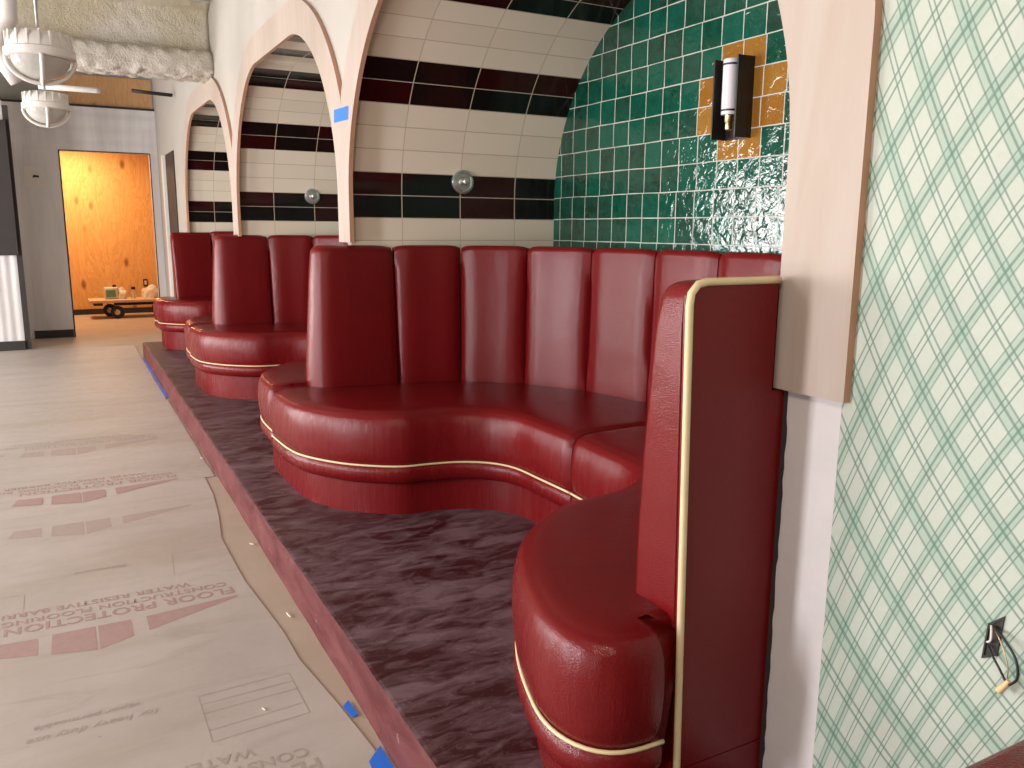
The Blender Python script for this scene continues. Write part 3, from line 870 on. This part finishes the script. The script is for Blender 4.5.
# back room
struct(G().box(-17.56, -17.5, -2.6, 1.6, 0, 3.2).obj('wall_plywood', M['ply']))
struct(G().box(-17.5, -14.13, -2.66, -2.6, 0, 3.2).obj('wall_plywood', M['ply']))
struct(G().box(-17.5, -14.13, 1.6, 1.66, 0, 3.2).obj('wall_plywood', M['ply']))
struct(G().box(-17.6, -14.0, -2.66, 1.66, 3.2, 3.25).obj('ceiling', M['ply2']))
struct(G().box(-14.13, -14.1, .0, 1.66, 0, 3.2).obj('wall_plywood', M['ply']))
struct(G().box(-17.49, -17.45, -1.9, 1.6, 0, .1).obj('baseboard_plywood', M['dark_trim']))
r = empty('wall_outlet', (-17.5, .03, .55), 'small outlet plate on the orange plywood wall', 'outlet')
G().rbox(-17.5, -17.488, -.03, .05, .50, .64, .003).obj('outlet_plate', M['dark_trim'], r)
G().rbox(-17.489, -17.482, -.01, .03, .53, .61, .002).obj('outlet_face', M['white_metal'], r)
# cart
r = empty('platform_cart', (-16.8, -.4, 0), 'low wooden flat cart on black wheels inside the plywood doorway', 'cart')
G().rbox(-17.05, -16.45, -1.02, .25, .285, .335, .01).obj('cart_deck', M['cart_wood'], r)
G().rbox(-17.0, -16.5, -.95, -.80, .235, .285, .005).obj('cart_frame', M['dark_trim'], r)
G().rbox(-17.0, -16.9, -.6, .2, .2, .285, .005).obj('cart_frame', M['dark_trim'], r)
for (x, y) in ((-16.5, -.57), (-16.95, -.67), (-16.5, .15), (-16.95, .15)):
    Rm = Matrix.Translation((x, y, .115)) @ Matrix.Rotation(PI / 2, 4, 'Y') @ Matrix.Rotation(.3, 4, 'X')
    w = G().lathe([(.05, -.03), (.10, -.03), (.115, -.018), (.115, .018), (.10, .03), (.05, .03), (.05, -.03)], 24, Rm).obj('wheel', M['rubber'], r, True, 40)
    h = G().lathe([(0, -.025), (.05, -.025), (.05, .028), (.02, .036), (0, .036)], 16, Rm); q = h.obj('wheel_hub', M['plastic'], r, True, 40); q.parent = w
    G().box(x - .04, x + .04, y - .045, y - .035, .115, .285).obj('wheel_bracket', M['dark_trim'], r)
# jug, bottle, paper on cart
r = empty('plastic_jug', (-16.75, -.66, .335), 'milky square jug with green label standing on the cart', 'jug')
g = G(); g.rbox(-16.83, -16.67, -.76, -.52, .335, .55, .03, 3); g.obj('jug_body', M['plastic'], r, True, 60)
G().rbox(-16.672, -16.664, -.73, -.57, .37, .50, .002).obj('jug_label', M['green_label'], r)
G().lathe([(0, .59), (.03, .59), (.03, .55), (0, .55)], 16, Matrix.Translation((-16.75, -.58, 0))).obj('jug_cap', M['rubber'], r)
r = empty('spray_bottle', (-16.7, -.26, .335), 'small grey bottle standing in the middle of the cart', 'bottle')
G().lathe([(0, .335), (.045, .335), (.045, .43), (.02, .48), (.02, .50), (0, .50)], 18, Matrix.Translation((-16.7, -.28, 0))).obj('bottle_body', M['chrome'], r, True, 40)
G().rbox(-16.73, -16.67, -.31, -.24, .50, .55, .01).obj('bottle_cap', M['rubber'], r)
def blob(x, y, z, rx, ry, rz, mat, name, seed):
    bm = bmesh.new(); bmesh.ops.create_icosphere(bm, subdivisions=3, radius=1)
    for v in bm.verts:
        k = 1 + .35 * noise.noise(v.co * 1.6 + Vector((seed, 0, 0))); v.co = Vector((v.co.x * rx * k, v.co.y * ry * k, max(-.3, v.co.z) * rz * k))
    me = bpy.data.meshes.new(name); bm.to_mesh(me); bm.free(); me.materials.append(mat)
    o = bpy.data.objects.new(name, me); o.location = (x, y, z); C.objects.link(o); return o
tag(blob(-16.75, -.47, .375, .08, .09, .15, M['paper'], 'crumpled_bag', 1), 'crumpled pale bag right beside the jug on the cart', 'bag')
tag(blob(-16.75, .02, .385, .1, .16, .17, M['paper'], 'crumpled_paper', 4), 'crumpled white paper heap at the right end of the cart', 'paper')
# junction cover with cable hole on far wall
r = empty('junction_cover', (XF, -1.65, 2.3), 'square white cover plate with cable stub on the far wall left of the doorway', 'cover plate')
G().rbox(XF, XF + .012, -1.78, -1.53, 2.18, 2.47, .003).obj('cover_plate', M['white_metal'], r)
G().tube([(XF + .01, -1.66, 2.32), (XF + .06, -1.65, 2.33), (XF + .09, -1.60, 2.32)], .014, 8).obj('cable_stub', M['rubber'], r, True)
# white leaf board and dark strip in the corner right of the doorway
tag(G().rbox(-13.05, -12.95, -.055, -.008, .0, 2.62, .006).obj('corner_post', M['white_metal']), 'narrow white upright post at the far corner right of the doorway', 'post')
tag(G().box(-12.9, -12.05, -.014, -.003, 1.3, 2.62).obj('dark_strip', M['dark_trim']), 'narrow dark strip on the wall between corner post and farthest arch', 'panel')

# partition at left
r = empty('partition_screen', (-12.8, -1.9, 0), 'white panelled partition end with dark trim and black upper panel at left edge', 'partition')
vs = []; fs = []; y = -1.93; k = 0
while y > -3.3:
    for z in (.10, 3.2): vs.append((-12.8 + .004 * math.sin(y * 60), y, z))
    y -= .01; k += 1
fs = [(2 * i, 2 * i + 1, 2 * i + 3, 2 * i + 2) for i in range(k - 1)]
mk('fluted_panel', [Vector(v) - r.location for v in vs], fs, M['sheet'], r, True)
G().box(-12.87, -12.79, -1.93, -1.865, .0, 3.14).obj('corner_trim', M['dark_trim'], r)
G().box(-12.80, -12.76, -3.3, -1.93, .0, .12).obj('kick_board', M['dark_trim'], r)
G().rbox(-12.78, -12.72, -3.3, -1.90, 1.25, 2.95, .005).obj('upper_panel', M['dark_trim'], r)
G().box(-12.9, -12.82, -3.3, -1.90, .0, 3.14).obj('backing', M['white_metal'], r)

# ------------------------------------------------------------------ beam, pipes, lamps
def foam_beam():
    # I section with thick sprayed coat, run along Y
    sec = [(-8.74, 3.10), (-8.76, 3.25), (-8.80, 3.28), (-8.90, 3.31), (-8.915, 3.36), (-8.915, 3.60), (-8.90, 3.66), (-8.80, 3.70), (-8.74, 3.72), (-8.74, 3.84),
           (-9.2, 3.84), (-9.2, 3.72), (-9.1, 3.68), (-9.05, 3.62), (-9.05, 3.36), (-9.08, 3.31), (-9.18, 3.28), (-9.22, 3.24), (-9.22, 3.10), (-9.18, 3.06), (-9.0, 3.045), (-8.80, 3.055)]
    P = resample([Vector(p) for p in sec + [sec[0]]], 100)[:-1]; m = len(P); ny = 150; vs = []; fs = []
    cx, cz = -8.98, 3.45
    for j in range(ny):
        y = -.004 - 5.0 * j / (ny - 1)
        for i, p in enumerate(P):
            v = Vector((p.x, y, p.y)); nrm_ = (P[(i + 1) % m] - P[i - 1]); n3 = Vector((nrm_.y, 0, -nrm_.x)).normalized()
            if n3.dot(Vector((p.x - cx, 0, p.y - cz))) < 0 and abs(p.x - cx) > .1: pass
            d = .014 * noise.noise(v * 14) + .009 * noise.noise(v * 34)
            if p.y < 3.32: d *= 1.9
            vs.append(v + n3 * d)
    for j in range(ny - 1):
        for i in range(m):
            l = (i + 1) % m; fs.append((j * m + i, j * m + l, (j + 1) * m + l, (j + 1) * m + i))
    fs += [tuple(range(m)), tuple((ny - 1) * m + i for i in range(m))]
    o = mk('ceiling_beam', vs, fs, M['foam'], None, True)
    return tag(o, 'steel ceiling beam coated in lumpy cream sprayed fireproofing', 'beam')
foam_beam()
for k, (x, z, rr, lab) in enumerate(((-8.62, 3.70, .014, 'lower thin grey conduit running across in front of the foam coated beam'), (-8.60, 3.78, .018, 'upper thin grey conduit running across in front of the foam coated beam'))):
    pts = [(x + .01 * math.sin(t * 3 + k), -.02 - t * .5, z + .012 * math.sin(t * 2.1 + k)) for t in range(10)]
    tag(G().tube(pts, rr, 8).obj('conduit', M['chrome'], None, True), lab, 'conduit')
def pendant(x, y, z, label):
    r = empty('cage_pendant_light', (x, y, z), label, 'ceiling light', 'white caged pendant lights')
    T = Matrix.Translation((x, y, z))
    R_ = .178
    prof = [(0, .135), (.10, .135), (.128, .128), (.145, .115), (.160, .09), (.166, .06), (.166, .045), (R_, .038), (R_, .0), (R_ - .012, -.006), (R_ - .03, -.006), (R_ - .03, .04), (0, .04)]
    G().lathe(prof, 48, T).obj('housing', M['white_metal'], r, True, 30)
    g = G()
    for k in range(18):
        a = 2 * PI * k / 18; Rm = T @ Matrix.Rotation(a, 4, 'Z'); q = G().box(.13, .1685, -.005, .005, .045, .122); g.add([Rm @ v for v in q.v], q.f)
    fin = g.obj('housing_rib', M['white_metal'], r); 
    prof = [(.150, .0)] + [(.150 * math.cos(a), -.115 * math.sin(a)) for a in [PI / 2 * k / 10 for k in range(1, 10)]] + [(0, -.115)]
    G().lathe(prof, 40, T).obj('glass_bowl', M['glass'], r, True)
    for ang in (-PI / 3 + .03, -PI / 3 + PI / 2 + .03):
        pts = []
        for k in range(25):
            a = PI * k / 24; c_ = math.cos(a) * (R_ - .008); s_ = -.135 * math.sin(a)
            pts.append((x + c_ * math.cos(ang + PI / 3), y + c_ * math.sin(ang + PI / 3), z + s_))
        wid = .0115
        G().tube(pts, wid, 8).obj('cage_bar', M['white_metal'], r, True)
    for dx in (-.006, .012):
        pass
    G().tube([(x, y, z + .16), (x, y, TOP)], .008, 8).obj('hanging_rod', M['chrome'], r, True)
pendant(-5.52, -1.475, 2.545, 'nearer and larger looking white caged pendant light at top left')
pendant(-8.07, -1.455, 2.57, 'farther and smaller looking white caged pendant light just below the other')
tag(G().tube([(-7.0, -1.63, TOP), (-7.0, -1.63, 3.2), (-7.0, -1.64, 3.02), (-7.0, -1.70, 2.93), (-7.0, -1.72, 2.83), (-7.0, -1.68, 2.72), (-7.0, -1.62, 2.62)], .055, 16).obj('drain_pipe', M['pvc'], None, True),
    'thick white pipe with elbow coming down from the ceiling at top left corner', 'pipe')
tag(G().tube([(-10.6, -1.5, 3.10), (-10.6, -.95, 3.10), (-10.6, -.90, 3.10)], .03, 10).obj('sprinkler_pipe', M['pvc'], None, True), 'white horizontal pipe end below the far side of the beam', 'pipe')
tag(G().tube([(-11.6, -.50, 3.27), (-11.6, -.30, 3.26), (-11.6, -.03, 3.25)], .022, 10).obj('black_pipe', M['rubber'], None, True), 'short black pipe below the beam near the plywood strip', 'pipe')

# ------------------------------------------------------------------ room shell behind the camera
struct(G().box(-14.1, 3.25, -6.05, 0.02, TOP, TOP + .05).obj('ceiling', M['ceiling']))
struct(G().box(3.2, 3.25, -6.05, 0.02, 0, TOP).obj('wall_near', M['ceiling']))
WIN = [(-11.0, -8.6, .5, 2.45), (-7.4, -5.4, .5, 2.6), (-3.10, -2.55, .3, 2.9), (-.6, 1.8, .5, 2.6)]  # third unseen opening narrowed so the booth arm casts a crisp shadow
g = G(); xs = [-14.1]
for a, b, z0, z1 in WIN:
    g.box(xs[-1], a, -6.1, -6.0, 0, TOP); g.box(a, b, -6.1, -6.0, 0, z0); g.box(a, b, -6.1, -6.0, z1, TOP); xs.append(b)
g.box(xs[-1], 3.25, -6.1, -6.0, 0, TOP)
struct(g.obj('wall_left', M['plaster']))
def light(name, loc, rot, sx, sy, power, col, spread=PI):
    l = bpy.data.lights.new(name, 'AREA'); l.shape = 'RECTANGLE'; l.size = sx; l.size_y = sy; l.energy = power; l.color = col; l.spread = spread
    o = bpy.data.objects.new(name, l); o.location = loc; o.rotation_euler = rot; C.objects.link(o); return o
COOL = (1.0, 0.975, 0.95)
POW = [430, 370, 330, 60]
for i, ((a, b, z0, z1), p) in enumerate(zip(WIN, POW)):
    g = G(); w = .04
    g.box(a, b, -6.07, -6.03, z0, z0 + w); g.box(a, b, -6.07, -6.03, z1 - w, z1)
    nm = max(1, round((b - a) / 1.0))
    mw = .14 if i < 2 else .04  # first two windows get widened mullions, shaped to streak the leather reflections
    for k in range(nm + 1):
        x = a + (b - a) * k / nm; g.box(x - mw / 2, x + mw / 2, -6.07, -6.03, z0, z1)
    g.box(a, b, -6.06, -6.04, (z0 + z1) / 2 + .35, (z0 + z1) / 2 + .38)
    struct(g.obj('window_%d' % (i + 1), M['dark_trim']))
    light('daylight_window', ((a + b) / 2, -6.12, (z0 + z1) / 2), (PI / 2, 0, 0), b - a, z1 - z0, p, (.98, .97, 1.0) if i == 2 else COOL)
# warm work lamp in the plywood room, hung from its ceiling
light('work_lamp', (-16.5, -1.2, 3.12), (0, 0, 0), .5, .5, 100, (1.0, .70, .40))
# added warm fill, no lamp known there; the first brightens the vault
light('fill_light', (.6, -2.6, 3.3), (math.radians(65), 0, math.radians(50)), .6, .4, 45, (1.0, .86, .70))
light('fill_light', (-1.0, -3.2, 3.85), (0, 0, 0), 1.2, .3, 14, (1.0, .86, .70))
light('fill_light', (-6.0, -3.4, 3.85), (0, 0, 0), 1.2, .3, 14, (1.0, .86, .70))
light('fill_light', (-11.0, -2.4, 3.85), (0, 0, 0), 1.2, .3, 14, (1.0, .88, .75))

w = bpy.data.worlds.new('World'); sc.world = w; w.use_nodes = True
w.node_tree.nodes['Background'].inputs[0].default_value = (.75, .85, 1, 1); w.node_tree.nodes['Background'].inputs[1].default_value = 1.0

# ------------------------------------------------------------------ camera
cd = bpy.data.cameras.new('Camera'); cam = bpy.data.objects.new('Camera', cd); C.objects.link(cam)
cd.sensor_width = 36; cd.lens = 830 / 1024 * 36; cd.clip_start = .05; cd.clip_end = 100
right = Vector((.47896653, .87780474, .00706357)); down = Vector((.16415773, -.08166079, -.9830482)); fwd = Vector((-.86234755, .47200672, -.18321122))
Mx = Matrix((( right.x, -down.x, -fwd.x, 0), (right.y, -down.y, -fwd.y, -1.5), (right.z, -down.z, -fwd.z, 1.63), (0, 0, 0, 1)))
cam.matrix_world = Mx
sc.camera = cam
vsx = sc.view_settings; vsx.view_transform = 'Standard'; vsx.look = 'None'; vsx.gamma = 1; vsx.use_curve_mapping = False
vsx.exposure = -0.08
